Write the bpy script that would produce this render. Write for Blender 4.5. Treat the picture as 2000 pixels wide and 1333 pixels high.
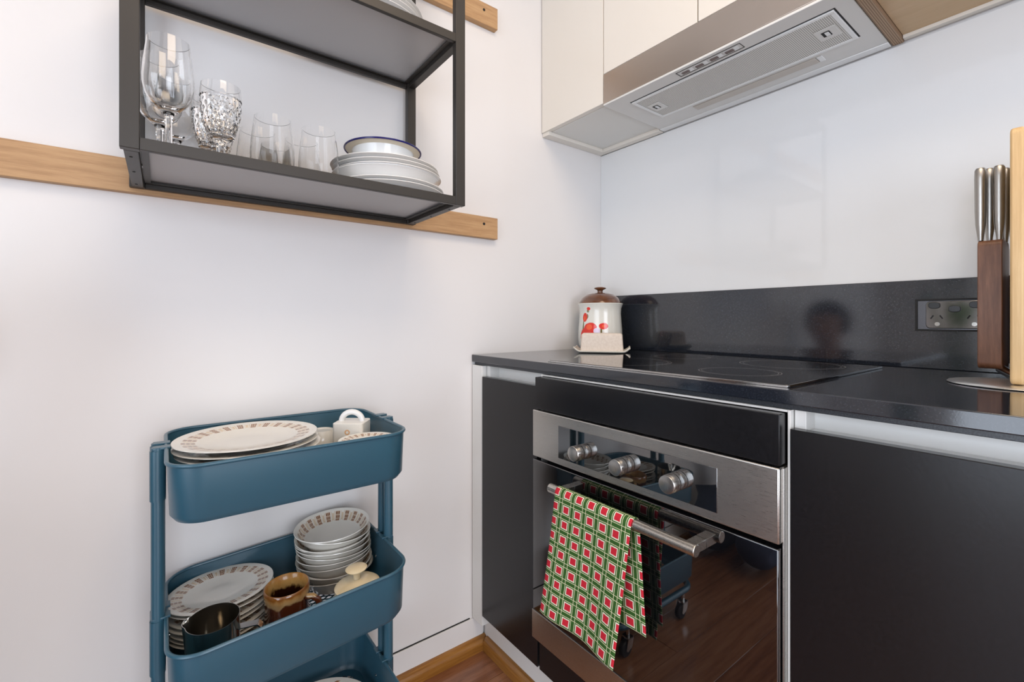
import bpy, bmesh, math, random
from mathutils import Vector, Matrix
random.seed(7)
PI = math.pi
for o in list(bpy.data.objects): bpy.data.objects.remove(o)
sc = bpy.context.scene
COL = sc.collection

# ------------------------------------------------------------------ camera
cd = bpy.data.cameras.new('camera'); cam = bpy.data.objects.new('camera', cd); COL.objects.link(cam)
cam.location = (1.2216, -1.3743, 1.0362)
cam.rotation_euler = (PI/2, 0, math.radians(52.739))
cd.sensor_width = 36; cd.lens = 896.66/2000*36
cd.shift_y = -(666.5-624.42)/2000
cd.clip_start = 0.01
sc.camera = cam

# ------------------------------------------------------------------ world, lights, exposure
w = bpy.data.worlds.new('world'); sc.world = w; w.use_nodes = True
bg = w.node_tree.nodes['Background']; bg.inputs[0].default_value = (.62, .76, 1, 1); bg.inputs[1].default_value = 1.0
RX, RY, RZ = 4.0, -3.6, 2.55          # far side wall, wall behind the camera, ceiling

def area(name, loc, target, sx, sy, energy, col):
    l = bpy.data.lights.new(name, 'AREA'); l.shape = 'RECTANGLE'; l.size = sx; l.size_y = sy
    l.energy = energy; l.color = col
    o = bpy.data.objects.new(name, l); COL.objects.link(o); o.location = loc
    o.rotation_euler = (Vector(target)-Vector(loc)).to_track_quat('-Z', 'Y').to_euler()
    return o
area('window_daylight_side', (RX-.02, -1.38, 1.08), (0, -1.38, 1.08), 1.5, 2.0, 58, (.88, .92, 1.0))
area('window_daylight_front', (1.65, RY+.02, 1.10), (1.65, 0, 1.10), 2.0, 2.05, 54, (.83, .90, 1.0))
area('ceiling_lamp_light', (1.35, -1.05, RZ-.04), (1.35, -1.05, 0), .9, .9, 18, (1.0, .78, .56))
sc.view_settings.view_transform = 'Standard'
try: sc.view_settings.look = 'None'
except Exception: pass
sc.view_settings.gamma = 1; sc.view_settings.use_curve_mapping = False
sc.view_settings.exposure = -0.13

# ------------------------------------------------------------------ node helpers
class V:
    """a scalar in a node tree; python arithmetic makes Math nodes"""
    def __init__(s, nt, x): s.nt, s.x = nt, x
    def _op(s, op, *o):
        n = s.nt.nodes.new('ShaderNodeMath'); n.operation = op
        for i, a in enumerate((s,)+o):
            if isinstance(a, V): s.nt.links.new(a.x, n.inputs[i])
            else: n.inputs[i].default_value = a
        return V(s.nt, n.outputs[0])
    def __add__(s, o): return s._op('ADD', o)
    def __sub__(s, o): return s._op('SUBTRACT', o)
    def __mul__(s, o): return s._op('MULTIPLY', o)
    def __truediv__(s, o): return s._op('DIVIDE', o)
    def fract(s): return s._op('FRACT')
    def abs(s): return s._op('ABSOLUTE')
    def lt(s, o): return s._op('LESS_THAN', o)
    def gt(s, o): return s._op('GREATER_THAN', o)
    def max(s, o): return s._op('MAXIMUM', o)
    def min(s, o): return s._op('MINIMUM', o)
    def sqrt(s): return s._op('SQRT')
    def floor(s): return s._op('FLOOR')
    def within(s, a, b): return s.gt(a)*s.lt(b)

class M:
    """material being built"""
    def __init__(s, name, col=(.8,.8,.8), rough=.5, metal=0, **kw):
        s.m = bpy.data.materials.new(name); s.m.use_nodes = True
        s.nt = s.m.node_tree; s.b = s.nt.nodes['Principled BSDF']
        s.set('Base Color', (*col, 1)); s.set('Roughness', rough); s.set('Metallic', metal)
        for k, v in kw.items(): s.set(k.replace('_', ' '), v)
    def set(s, k, v):
        if isinstance(v, V): s.nt.links.new(v.x, s.b.inputs[k])
        elif isinstance(v, bpy.types.NodeSocket): s.nt.links.new(v, s.b.inputs[k])
        else: s.b.inputs[k].default_value = v
    def coord(s, which='Object'):
        return s.nt.nodes.new('ShaderNodeTexCoord').outputs[which]
    def xyz(s, which='Object'):
        n = s.nt.nodes.new('ShaderNodeSeparateXYZ'); s.nt.links.new(s.coord(which), n.inputs[0])
        return [V(s.nt, n.outputs[i]) for i in range(3)]
    def mapped(s, scale=(1,1,1), which='Object'):
        n = s.nt.nodes.new('ShaderNodeMapping'); n.inputs['Scale'].default_value = scale
        s.nt.links.new(s.coord(which), n.inputs[0]); return n.outputs[0]
    def noise(s, scale=5, stretch=(1,1,1), detail=3, rough=.5, which='Object'):
        n = s.nt.nodes.new('ShaderNodeTexNoise'); n.inputs['Scale'].default_value = scale
        n.inputs['Detail'].default_value = detail; n.inputs['Roughness'].default_value = rough
        s.nt.links.new(s.mapped(stretch, which), n.inputs[0]); return V(s.nt, n.outputs[0])
    def ramp(s, fac, stops):
        n = s.nt.nodes.new('ShaderNodeValToRGB'); s.nt.links.new(fac.x, n.inputs[0])
        e = n.color_ramp.elements
        while len(e) < len(stops): e.new(.5)
        for i, (p, c) in enumerate(stops): e[i].position = p; e[i].color = (*c, 1)
        return n.outputs[0]
    def mix(s, fac, a, b):
        n = s.nt.nodes.new('ShaderNodeMix'); n.data_type = 'RGBA'
        if isinstance(fac, V): s.nt.links.new(fac.x, n.inputs[0])
        else: n.inputs[0].default_value = fac
        for i, c in ((6, a), (7, b)):
            if isinstance(c, bpy.types.NodeSocket): s.nt.links.new(c, n.inputs[i])
            else: n.inputs[i].default_value = (*c, 1)
        return n.outputs[2]
    def bump(s, h, strength=.2, dist=.001):
        n = s.nt.nodes.new('ShaderNodeBump'); n.inputs['Strength'].default_value = strength
        n.inputs['Distance'].default_value = dist
        s.nt.links.new(h.x, n.inputs['Height']); s.set('Normal', n.outputs[0])

MAT = {}
def mk(name, *a, **k):
    m = M(name, *a, **k); MAT[name] = m.m; return m

# plain materials
m = mk('wall_paint', (.80,.782,.770), .55); n = m.noise(140, detail=2); m.bump(n, .12, .0006)
m = mk('ceiling_paint', (.80,.79,.77), .8); m.bump(m.noise(90), .1, .0005)
m = mk('white_gloss_glass', (.80,.81,.81), .04, IOR=1.5); m.bump(m.noise(3, detail=1), .02, .001)
m = mk('white_laminate', (.80,.79,.76), .32); m.bump(m.noise(60), .03, .0004)
m = mk('cream_laminate', (.80,.76,.69), .30); m.bump(m.noise(60), .03, .0004)
m = mk('underside_board', (.76,.76,.73), .5); m.bump(m.noise(60), .05, .0004)
m = mk('black_laminate', (.014,.014,.016), .24, Specular_IOR_Level=.40)
g = m.noise(220, detail=3); m.bump(g, .12, .0004); m.set('Base Color', m.ramp(g, [(.3,(.005,.005,.006)),(.75,(.010,.010,.012))]))
m = mk('black_stone', (.012,.013,.016), .09, IOR=1.75)
g = m.noise(420, detail=2); m.set('Base Color', m.ramp(g, [(.45,(.011,.014,.021)),(.62,(.018,.022,.030)),(.78,(.036,.042,.052))]))
m.bump(g, .05, .0002)
m = mk('stone_edge', (.02,.024,.03), .3, IOR=1.5)
g = m.noise(500, detail=2); m.set('Base Color', m.ramp(g, [(.4,(.016,.019,.024)),(.7,(.05,.056,.065))]))
mk('gap_dark', (.008,.008,.008), .7)
mk('black_plastic', (.012,.012,.012), .35)
mk('rubber', (.012,.012,.013), .6)
m = mk('oven_glass', (.004,.004,.005), .02, IOR=2.35); m.bump(m.noise(2, detail=1), .01, .001)
m = mk('fascia_glass', (.005,.006,.007), .02, IOR=2.6); m.bump(m.noise(2, detail=1), .01, .001)
def steel(name, col, rough, stretch, sc_=60, **kw):
    m = mk(name, col, rough, 1.0, **kw); g = m.noise(sc_, stretch, 4, .6)
    m.bump(g, .10, .0003)
    m.set('Roughness', g*.22+(rough-.11)); return m
steel('brushed_steel', (.56,.54,.51), .30, (1,1,30))
steel('hood_steel', (.50,.44,.39), .34, (1,1,30))
steel('bar_steel', (.58,.55,.50), .28, (2,40,40))
steel('spun_steel', (.62,.60,.57), .24, (30,30,1))
steel('knife_steel', (.42,.40,.37), .32, (20,20,1))
mk('jug_steel', (.80,.77,.72), .13, 1.0)
mk('polished_steel', (.66,.65,.63), .10, 1.0)
mk('chrome', (.22,.215,.215), .07, 1.0)
mk('dull_chrome', (.13,.13,.14), .22, 1.0)
mk('cream_porcelain', (.78,.755,.69), .13, Coat_Weight=.3)
mk('galvanised', (.80,.80,.79), .30, 1.0)
m = mk('teal_paint', (.026,.094,.140), .36, Coat_Weight=.35, Coat_Roughness=.32); m.bump(m.noise(300), .03, .0002)
m = mk('shelf_metal', (.036,.032,.028), .42, .25); m.bump(m.noise(500), .05, .0002)
m = mk('shelf_board', (.46,.46,.47), .38, .1); m.bump(m.noise(300), .05, .0002)
m = mk('hood_plastic', (.72,.72,.70), .38)
m = mk('hood_trim', (.82,.83,.83), .32, .3)
m = mk('hood_lens', (.55,.51,.46), .35)
mk('switch_dark', (.14,.10,.09), .4)
m = mk('filter_mesh', (.5,.49,.46), .35, .9)
x, y, z = m.xyz()
hx = (x*260).fract() - .5; hy = (y*260 + (x*260).floor()*.5).fract() - .5
hole = (hx*hx + hy*hy).sqrt().lt(.33)
m.set('Base Color', m.mix(hole, (.74,.72,.68), (.10,.09,.08))); m.set('Metallic', (hole*-.5)+.5)
mk('clear_glass', (1,1,1), .0, Transmission_Weight=1.0, IOR=1.45)
mk('thin_glass', (1,1,1), .0, Transmission_Weight=1.0, IOR=1.25)
mk('crystal_glass', (1,1,1), .0, Transmission_Weight=1.0, IOR=1.52)
m = mk('white_porcelain', (.80,.80,.79), .12, Coat_Weight=.3); m.bump(m.noise(20), .02, .0004)
m = mk('cream_glaze', (.80,.68,.46), .15, Coat_Weight=.4); g = m.noise(14); m.set('Base Color', m.ramp(g, [(.3,(.72,.58,.36)),(.7,(.83,.72,.50))]))
m = mk('oat_glaze', (.72,.62,.52), .45); g = m.noise(160, detail=4); m.set('Base Color', m.ramp(g, [(.3,(.68,.58,.49)),(.7,(.77,.68,.59))])); m.bump(g, .05, .0004)
m = mk('dish_tray', (.70,.66,.57), .25); m.bump(m.noise(30), .03, .0004)
mk('cobalt_enamel', (.012,.012,.12), .15)
mk('white_enamel', (.78,.80,.80), .12)
mk('beige_enamel', (.62,.57,.47), .25)

def wood(name, cols, scale, stretch, rough=.4, bump=.12, coat=0):
    m = mk(name, cols[0], rough, Coat_Weight=coat)
    g = m.noise(scale, stretch, 6, .62); f = m.noise(scale*5, stretch, 3, .6)
    t = g*.75 + f*.25
    k = len(cols); m.set('Base Color', m.ramp(t, [(.30+.42*i/(k-1), c) for i, c in enumerate(cols)]))
    m.bump(t, bump, .0006); return m
wood('rail_timber', [(.36,.195,.085),(.50,.295,.14),(.58,.37,.19)], 14, (6,.5,8), .5)
wood('walnut', [(.095,.036,.018),(.17,.072,.036),(.25,.115,.062)], 22, (6,6,.5), .42)
wood('bamboo', [(.56,.36,.16),(.66,.45,.22),(.74,.53,.28)], 20, (7,7,.35), .45)
wood('trim_timber_y', [(.17,.062,.010),(.30,.125,.022),(.40,.19,.045)], 16, (7,.4,7), .30, .1, .3)
wood('trim_timber_x', [(.17,.062,.010),(.30,.125,.022),(.40,.19,.045)], 16, (.4,7,7), .30, .1, .3)
FL = []
for i, c in enumerate([((.145,.050,.020),(.25,.10,.045),(.33,.15,.075)), ((.12,.042,.016),(.21,.085,.038),(.29,.13,.065)), ((.17,.066,.026),(.29,.125,.058),(.37,.18,.095))]):
    wood('floor_timber_%d' % i, list(c), 9, (6,.45,6), .26, .06, .35); FL.append('floor_timber_%d' % i)
wood('ply_face', [(.52,.36,.20),(.58,.41,.24),(.62,.45,.28)], 7, (.6,5,5), .5)
m = mk('ply_edge', (.45,.30,.18), .6); x, y, z = m.xyz()
ly = (x*260).fract().gt(.45); m.set('Base Color', m.mix(ly, (.42,.30,.19), (.24,.15,.09)))
m = mk('lid_wood', (.20,.075,.028), .16, Coat_Weight=.6); g = m.noise(18, (1,1,6), 5); m.set('Base Color', m.ramp(g, [(.3,(.075,.024,.009)),(.7,(.17,.065,.026))]))

# decorated crockery: uv.x = turn around the rim, uv.y = radius fraction (>1.2 means underside)
def decor(name, N, r0, r1, base=(.78,.755,.69)):
    m = mk(name, base, .14, Coat_Weight=.3)
    u, v, _ = m.xyz('UV')
    fx = (u*N).fract(); fv = (v-r0)/(r1-r0)
    band = fv.within(0, 1)
    block = fx.within(.08, .52)
    gx = ((fx-.08)*(3/.44)).fract(); gv = (fv*3).fract()
    figure = ((gx-.5).abs().lt(.33))*((gv-.5).abs().lt(.36))
    strip = fx.within(.60, .66).max(fx.within(.72, .88)*(fv.within(.12, .85))).max(fx.within(.93,.97))
    c = m.mix(band*block, base, (.60,.46,.34))
    c = m.mix(band*block*figure, c, (.20,.085,.045))
    c = m.mix(band*strip, c, (.66,.52,.36))
    m.set('Base Color', c)
decor('plate_decor', 22, .69, .90)
decor('dinner_decor', 25, .70, .88)
decor('bowl_decor', 20, .74, .93)

# poppy decorated canister: uv.x = turn, uv.y = height fraction
m = mk('poppy_glaze', (.72,.71,.64), .14, Coat_Weight=.4)
u, v, _ = m.xyz('UV')
nz = m.noise(40, detail=2) - .5
cc = (.74,.73,.665)
def blob(cu, cv, ru, rv, wob=.35):
    a = (u-cu)/ru; b = (v-cv)/rv
    return ((a*a+b*b).sqrt() + nz*wob).lt(1)
col = None
def paint(c, mask, colr): return m.mix(mask, c, colr)
c = cc
for (cu, cv, ru, rv, k) in [(.905,.42,.006,.24,'st'),(.972,.42,.005,.16,'st'),(1.03,.38,.005,.16,'st'),(1.018,.30,.016,.035,'lf'),(.935,.72,.008,.05,'lf'),(.94,.83,.008,.03,'lf'),(1.05,.33,.014,.03,'lf'),(.99,.50,.012,.04,'lf'),
                             (.915,.70,.018,.095,'red'),(.945,.88,.012,.032,'red'),(.958,.47,.040,.125,'red'),(.912,.31,.026,.16,'red'),(1.045,.52,.026,.065,'red'),(1.002,.42,.018,.06,'lil'),
                             (.952,.50,.018,.06,'org'),(.914,.68,.007,.05,'org'),(1.045,.52,.010,.028,'org')]:
    colr = {'st':(.16,.14,.05),'lf':(.20,.20,.10),'red':(.72,.025,.012),'lil':(.66,.56,.74),'org':(.85,.10,.02)}[k]
    c = paint(c, blob(.5+(cu-.97)*1.15, cv, ru*1.3, rv), colr)
m.set('Base Color', c)

# honey-brown drip glaze mug
m = mk('drip_glaze', (.2,.07,.02), .12, Coat_Weight=.6)
x, y, z = m.xyz(); dn = m.noise(38, (1,1,.6), 4)
t = z*10.6 + (dn-.5)*.34
m.set('Base Color', m.ramp(t, [(.0,(.060,.014,.005)),(.735,(.085,.020,.006)),(.775,(.42,.28,.13)),(.87,(.36,.20,.07)),(.93,(.20,.072,.012))]))
m = mk('mug_inside', (.03,.009,.003), .15); x, y, z = m.xyz(); dn = m.noise(60, (1,1,.6), 4)
t = z*11 + (dn-.5)*.5
m.set('Base Color', m.ramp(t, [(.0,(.015,.004,.002)),(.72,(.03,.008,.003)),(.80,(.45,.27,.09)),(1,(.36,.16,.035))]))
m = mk('orange_print', (.78,.755,.69), .14, Coat_Weight=.3); x, y, z = m.xyz()
d1 = ((y*y)+(z-.058)*(z-.058)).sqrt(); d2 = ((y*y)+(z-.026)*(z-.026)).sqrt()
ring = d1.within(.003,.006).max(d2.within(.003,.006))
m.set('Base Color', m.mix(ring, (.78,.755,.69), (.72,.42,.22)))

# tea towel
m = mk('tea_towel_cotton', (.1,.3,.05), .9)
u, v, _ = m.xyz('UV')
nz = m.noise(30, detail=2, which='UV')*.035 - .0175
a = ((u*6.1+.35+nz).fract()-.5).abs(); b = ((v*15.8+.10+nz).fract()-.5).abs()
e = a.max(b)
green = m.mix(a.gt(.37).max(b.gt(.37)), (.036,.135,.013), (.026,.100,.010))
lines = a.within(.352,.388).max(b.within(.352,.388))
c = m.mix(lines, green, (.70,.70,.44))
c = m.mix(e.lt(.282), c, (.80,.72,.60)); c = m.mix(e.lt(.212), c, (.56,.010,.028))
m.set('Base Color', c); m.bump(m.noise(400, detail=2), .2, .0004)

# hob print
m = mk('hob_glass', (.006,.006,.007), .03, IOR=1.75)
x, y, z = m.xyz(); rng = None
for cx_, cy_, r_ in [(.15,.13,.105),(.15,.37,.075),(.43,.13,.075),(.43,.37,.105)]:
    d = ((x-cx_)*(x-cx_)+(y-cy_)*(y-cy_)).sqrt(); q = (d-r_).abs().lt(.0009); q = q.max((d-r_*.93).abs().lt(.0006))
    rng = q if rng is None else rng.max(q)
ns = m.noise(9, (1,1,1), 5, .7)
m.set('Base Color', m.mix(rng, (.006,.006,.007), (.30,.30,.31)))
m.set('Roughness', ns*.05+.02)
m = mk('kickboard_white', (.74,.72,.69), .35); m.bump(m.noise(40), .03, .0004)

# ------------------------------------------------------------------ mesh helpers
class B:
    def __init__(s): s.v, s.f, s.uv, s.fm = [], [], {}, []
    def add(s, vs, fs, uvs=None, mi=0):
        o = len(s.v); s.v += [tuple(p) for p in vs]
        for k, f in enumerate(fs):
            if uvs: s.uv[len(s.f)] = uvs[k]
            s.f.append(tuple(i+o for i in f)); s.fm.append(mi)
        return s
    def box(s, x0, x1, y0, y1, z0, z1, mi=0):
        vs = [(x,y,z) for z in (z0,z1) for y in (y0,y1) for x in (x0,x1)]
        return s.add(vs, [(0,2,3,1),(4,5,7,6),(0,1,5,4),(2,6,7,3),(0,4,6,2),(1,3,7,5)], None, mi)
    def lathe(s, prof, n=40, c=(0,0,0), sx=1, sy=1, closed=False, uvv=None, rad=None, mi=0, cap=True):
        """prof: list of (r,z); closed ring profile if closed. rad(i,k,r)->r modulates"""
        P = len(prof); vs = []; fs = []; uvs = []
        for i in range(n):
            a = 2*PI*i/n
            for k, (r, z) in enumerate(prof):
                rr = rad(i, k, r) if rad else r
                vs.append((c[0]+rr*math.cos(a)*sx, c[1]+rr*math.sin(a)*sy, c[2]+z))
        for i in range(n):
            j = (i+1) % n
            for k in range(P if closed else P-1):
                l = (k+1) % P
                fs.append((i*P+k, j*P+k, j*P+l, i*P+l))
                if uvv: uvs.append([(i/n,uvv[k]),((i+1)/n,uvv[k]),((i+1)/n,uvv[l]),(i/n,uvv[l])])
        if not closed and cap:
            for k, rev in ((0, True), (P-1, False)):
                if prof[k][0] > 1e-6:
                    ring = [i*P+k for i in range(n)]
                    fs.append(tuple(reversed(ring)) if rev else tuple(ring))
                    if uvv: uvs.append([(0, uvv[k])]*n)
        return s.add(vs, fs, uvs if uvv else None, mi)
    def tube(s, path, r, n=12, closed=False, cap=True, mi=0):
        path = [Vector(p) for p in path]; L = len(path); vs = []; fs = []
        up = None
        for i, p in enumerate(path):
            if closed: d = (path[(i+1)%L]-path[i-1])
            else: d = path[min(i+1,L-1)]-path[max(i-1,0)]
            d.normalize()
            if up is None:
                up = Vector((0,0,1)) if abs(d.z) < .9 else Vector((1,0,0))
            sd = d.cross(up).normalized(); up = sd.cross(d).normalized()
            rr = r[i] if isinstance(r, (list,tuple)) else r
            for k in range(n):
                a = 2*PI*k/n; vs.append(p + sd*math.cos(a)*rr + up*math.sin(a)*rr)
        for i in range(L if closed else L-1):
            j = (i+1) % L
            for k in range(n):
                l = (k+1) % n; fs.append((i*n+k, i*n+l, j*n+l, j*n+k))
        if not closed and cap:
            fs.append(tuple(reversed(range(n)))); fs.append(tuple((L-1)*n+k for k in range(n)))
        return s.add(vs, fs, None, mi)
    def prism(s, poly, a0, a1, axis='z', mi=0):
        def pt(p, h):
            return {'z':(p[0],p[1],h), 'y':(p[0],h,p[1]), 'x':(h,p[0],p[1])}[axis]
        n = len(poly); vs = [pt(p,a0) for p in poly]+[pt(p,a1) for p in poly]
        fs = [tuple(reversed(range(n))), tuple(range(n,2*n))]+[(i,(i+1)%n,n+(i+1)%n,n+i) for i in range(n)]
        return s.add(vs, fs, None, mi)
    def grid(s, fn, nu, nv, uvf=None, wrap_u=False):
        vs = [fn(i/nu, j/nv) for j in range(nv+1) for i in range(nu+1)]
        fs = []; uvs = []
        for j in range(nv):
            for i in range(nu):
                q = (j*(nu+1)+i, j*(nu+1)+i+1, (j+1)*(nu+1)+i+1, (j+1)*(nu+1)+i); fs.append(q)
                g = uvf or (lambda a, b: (a, b))
                uvs.append([g(i/nu,j/nv),g((i+1)/nu,j/nv),g((i+1)/nu,(j+1)/nv),g(i/nu,(j+1)/nv)])
        return s.add(vs, fs, uvs)
    def mesh(s, name, mats, origin=(0,0,0), sharp=35, flip=True, weld=False):
        me = bpy.data.meshes.new(name)
        me.from_pydata([(v[0]-origin[0],v[1]-origin[1],v[2]-origin[2]) for v in s.v], [], s.f)
        if s.uv:
            l = me.uv_layers.new(name='UVMap')
            for p in me.polygons:
                q = s.uv.get(p.index)
                if q:
                    for k, li in enumerate(p.loop_indices): l.data[li].uv = q[k]
        for mt in (mats if isinstance(mats, (list,tuple)) else [mats]): me.materials.append(MAT[mt])
        for p in me.polygons: p.material_index = s.fm[p.index]; p.use_smooth = True
        bm = bmesh.new(); bm.from_mesh(me)
        if weld: bmesh.ops.remove_doubles(bm, verts=bm.verts, dist=1e-6)
        if flip: bmesh.ops.recalc_face_normals(bm, faces=bm.faces)
        bm.to_mesh(me); bm.free()
        me.set_sharp_from_angle(angle=math.radians(sharp))
        me.update(); return me
    def build(s, name, mats, parent=None, bevel=0, sharp=35, seg=2, origin=None, flip=True, weld=False):
        org = origin
        if org is None: org = tuple(parent['_w']) if parent is not None and '_w' in parent else (0,0,0)
        me = s.mesh(name, mats, org, sharp, flip, weld)
        o = bpy.data.objects.new(name, me); COL.objects.link(o)
        if parent is not None:
            o.parent = parent; o['_w'] = org
        elif origin is not None:
            o.location = origin; o['_w'] = org
        if bevel:
            b = o.modifiers.new('edge', 'BEVEL'); b.width = bevel; b.segments = seg; b.limit_method = 'ANGLE'; b.angle_limit = math.radians(40)
        return o

def box(name, mat, parent, x0, x1, y0, y1, z0, z1, bevel=.0015, **k):
    return B().box(x0,x1,y0,y1,z0,z1).build(name, mat, parent, bevel, **k)
def tag(o, label=None, cat=None, group=None, kind=None):
    if label: o['label'] = label
    if cat: o['category'] = cat
    if group: o['group'] = group
    if kind: o['kind'] = kind
    return o
def thing(name, loc, label, cat, group=None):
    """an Empty at the thing's base; its parts are then given in world coordinates"""
    o = bpy.data.objects.new(name, None); COL.objects.link(o); o.location = loc; o.empty_display_size = .05
    o['_w'] = tuple(loc); return tag(o, label, cat, group)
def local(name, loc, label, cat, group=None, rot=(0,0,0)):
    """an Empty whose parts are given in its own coordinates"""
    o = thing(name, loc, label, cat, group); o['_w'] = (0,0,0); o.rotation_euler = rot; return o
def dup(root, loc, label, group=None, rot=None):
    r = root.copy(); COL.objects.link(r); r.location = loc
    if rot is not None: r.rotation_euler = rot
    r['label'] = label
    if group: r['group'] = group
    for ch in list(root.children):
        c = ch.copy(); COL.objects.link(c); c.parent = r
        for g in list(ch.children):
            d = g.copy(); COL.objects.link(d); d.parent = c
    return r
def struct(o): o['kind'] = 'structure'; return o
def arc(cx, cy, r, a0, a1, n):
    return [(cx+r*math.cos(math.radians(a0+(a1-a0)*i/n)), cy+r*math.sin(math.radians(a0+(a1-a0)*i/n))) for i in range(n+1)]
def rrect(x0, x1, y0, y1, r, n=8):
    return arc(x1-r,y0+r,r,-90,0,n)+arc(x1-r,y1-r,r,0,90,n)+arc(x0+r,y1-r,r,90,180,n)+arc(x0+r,y0+r,r,180,270,n)

# ------------------------------------------------------------------ the room
struct(B().box(-.12,0, RY,.12, 0,RZ).build('wall_left', 'wall_paint', None))
struct(B().box(0,RX+.12, 0,.12, 0,RZ).build('wall_back', 'wall_paint', None))
def wall_with_opening(name, axis, pos, a0, a1, o0, o1, z0, z1):
    b = B(); t = .12
    def bx(p0, p1, q0, q1):
        if axis == 'x': b.box(pos, pos+t, p0, p1, q0, q1)
        else: b.box(p0, p1, pos-t, pos, q0, q1)
    bx(a0, o0, 0, RZ); bx(o1, a1, 0, RZ); bx(o0, o1, 0, z0); bx(o0, o1, z1, RZ)
    return struct(b.build(name, 'wall_paint', None))
wall_with_opening('wall_right', 'x', RX, RY, 0, -2.18, -.58, .04, 2.12)
wall_with_opening('wall_front', 'y', RY, -.12, RX+.12, .60, 2.70, .04, 2.20)
def window(name, axis, pos, a0, a1, z0, z1):
    b = B(); w_ = .05
    def bx(p0, p1, q0, q1, d=.05):
        if axis == 'x': b.box(pos+.03, pos+.03+d, p0, p1, q0, q1)
        else: b.box(p0, p1, pos-.03-d, pos-.03, q0, q1)
    bx(a0,a0+w_,z0,z1); bx(a1-w_,a1,z0,z1); bx(a0+w_,a1-w_,z0,z0+w_); bx(a0+w_,a1-w_,z1-w_,z1)
    am = (a0+a1)/2; bx(am-.02, am+.02, z0+w_, z1-w_)
    o = struct(b.build(name, 'white_laminate', None))
    for p0, p1 in ((a0+w_, am-.02), (am+.02, a1-w_)):
        g = B()
        if axis == 'x': g.box(pos+.05, pos+.056, p0, p1, z0+w_, z1-w_)
        else: g.box(p0, p1, pos-.056, pos-.05, z0+w_, z1-w_)
        g.build('pane', 'thin_glass', o, origin=(0,0,0))
window('window_1', 'x', RX, -2.18, -.58, .04, 2.12)
window('window_2', 'y', RY, .60, 2.70, .04, 2.20)
struct(B().box(-.12,RX+.12, RY-.12,.12, RZ,RZ+.1).build('ceiling', 'ceiling_paint', None))
lamp = thing('ceiling_lamp', (1.35,-1.05,RZ), 'flat square ceiling lamp with a white rim', 'ceiling lamp')
b = B()
for x0,x1,y0,y1 in ((.88,.90,-1.52,-.58),(1.80,1.82,-1.52,-.58),(.90,1.80,-1.52,-1.50),(.90,1.80,-.60,-.58)): b.box(x0,x1,y0,y1,RZ-.05,RZ)
b.build('rim', 'white_laminate', lamp); box('back_plate', 'white_laminate', lamp, .90,1.80,-1.50,-.60,RZ-.03,RZ)

fl = struct(B().box(-.12,RX+.12, RY-.12,.12, -.1,-.016).build('floor', 'gap_dark', None))
pw, plen = .132, 1.22
ncol = int(RX/pw)+1
for i in range(ncol):
    off = -(i*.47 % 1)*plen
    yy = 0 + off + plen
    while yy > RY:
        y1 = min(0, yy); y0 = max(RY, yy-plen); yy -= plen
        if y1-y0 < .02: continue
        x0 = i*pw; x1 = min(RX, x0+pw)
        if x1-x0 < .02: continue
        zt = random.uniform(-.0006, 0)
        B().box(x0+.0006, x1-.0006, y0+.0008, y1-.0008, -.016, zt).build('plank', FL[random.randrange(3)], fl, .0008, seg=1)

bl = struct(B().box(0,.006, RY,-.565, .0,.1010).build('baseboard_left', 'wall_paint', None, .0008))
B().box(0,.0022, RY,-.612, .1012,.1040).build('shadow_gap', 'gap_dark', bl)
def quarter(r=.018, h=.040):
    return [(0,0),(r,0),(r,h*.45)]+[(r*math.cos(t*PI/12), h*.45+h*.55*math.sin(t*PI/12)) for t in range(1,7)]
b = B(); q = quarter(); b.prism([(.006+p[0], p[1]) for p in q], RY, -.56, 'y')
struct(b.build('trim_1', 'trim_timber_y', None))
b = B(); b.prism([(-.56-p[0], p[1]) for p in q], .024, 2.4, 'x')
struct(b.build('trim_2', 'trim_timber_x', None))

# ------------------------------------------------------------------ base units
kb = thing('kickboard', (1.2,-.55,0), 'white kickboard running along the floor beneath the black cabinets', 'kickboard')
box('board', 'kickboard_white', kb, .006,2.4, -.56,-.545, .0,.136)

YF = -.607
c1 = thing('base_cabinet', (.19,-.33,.137), 'narrow white base cabinet with plain black door left of the oven', 'cabinet')
box('carcass', 'white_laminate', c1, .062,.326, -.555,-.03, .137,.895)
box('side_edge', 'white_laminate', c1, .062,.078, -.588,-.5551, .137,.895, .0008)
box('door', 'black_laminate', c1, .064,.3205, YF,YF+.018, .140,.8637, .001)
box('finger_rail', 'white_laminate', c1, .0785,.326, -.5885,-.5551, .845,.8605, .001)
box('filler_panel', 'white_laminate', c1, .004,.0585, -.604,-.5605, .1045,.895, .001)

oh = thing('oven_housing', (.62,-.33,.137), 'black fronted housing cabinet around the built-in oven', 'cabinet')
b = B(); b.box(.3275,.3315,-.60,-.03,.137,.895); b.build('side_panel', 'white_laminate', oh, .0005)
b = B(); b.box(.9125,.9165,-.60,-.03,.137,.895); b.build('side_panel', 'white_laminate', oh, .0005)
box('top_panel', 'black_laminate', oh, .332,.9105, -.624,-.602, .8115,.8905, .001)
box('top_rail', 'white_laminate', oh, .332,.912, -.60,-.5, .8915,.895, .0005)
box('shelf_board', 'white_laminate', oh, .332,.912, -.55,-.03, .197,.213)
box('bottom_panel', 'black_laminate', oh, .3285,.9155, -.607,-.589, .140,.222, .001)

c2 = thing('base_cabinet', (1.3,-.33,.137), 'wide white base cabinet with plain black front right of the oven', 'cabinet')
box('carcass', 'white_laminate', c2, .918,1.70, -.555,-.03, .137,.895)
box('side_edge', 'white_laminate', c2, .918,.934, -.588,-.5551, .137,.895, .0008)
box('door', 'black_laminate', c2, .9185,1.70, YF,YF+.018, .140,.8677, .001)
box('finger_rail', 'white_laminate', c2, .9345,1.70, -.5885,-.5551, .848,.8645, .001)

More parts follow.
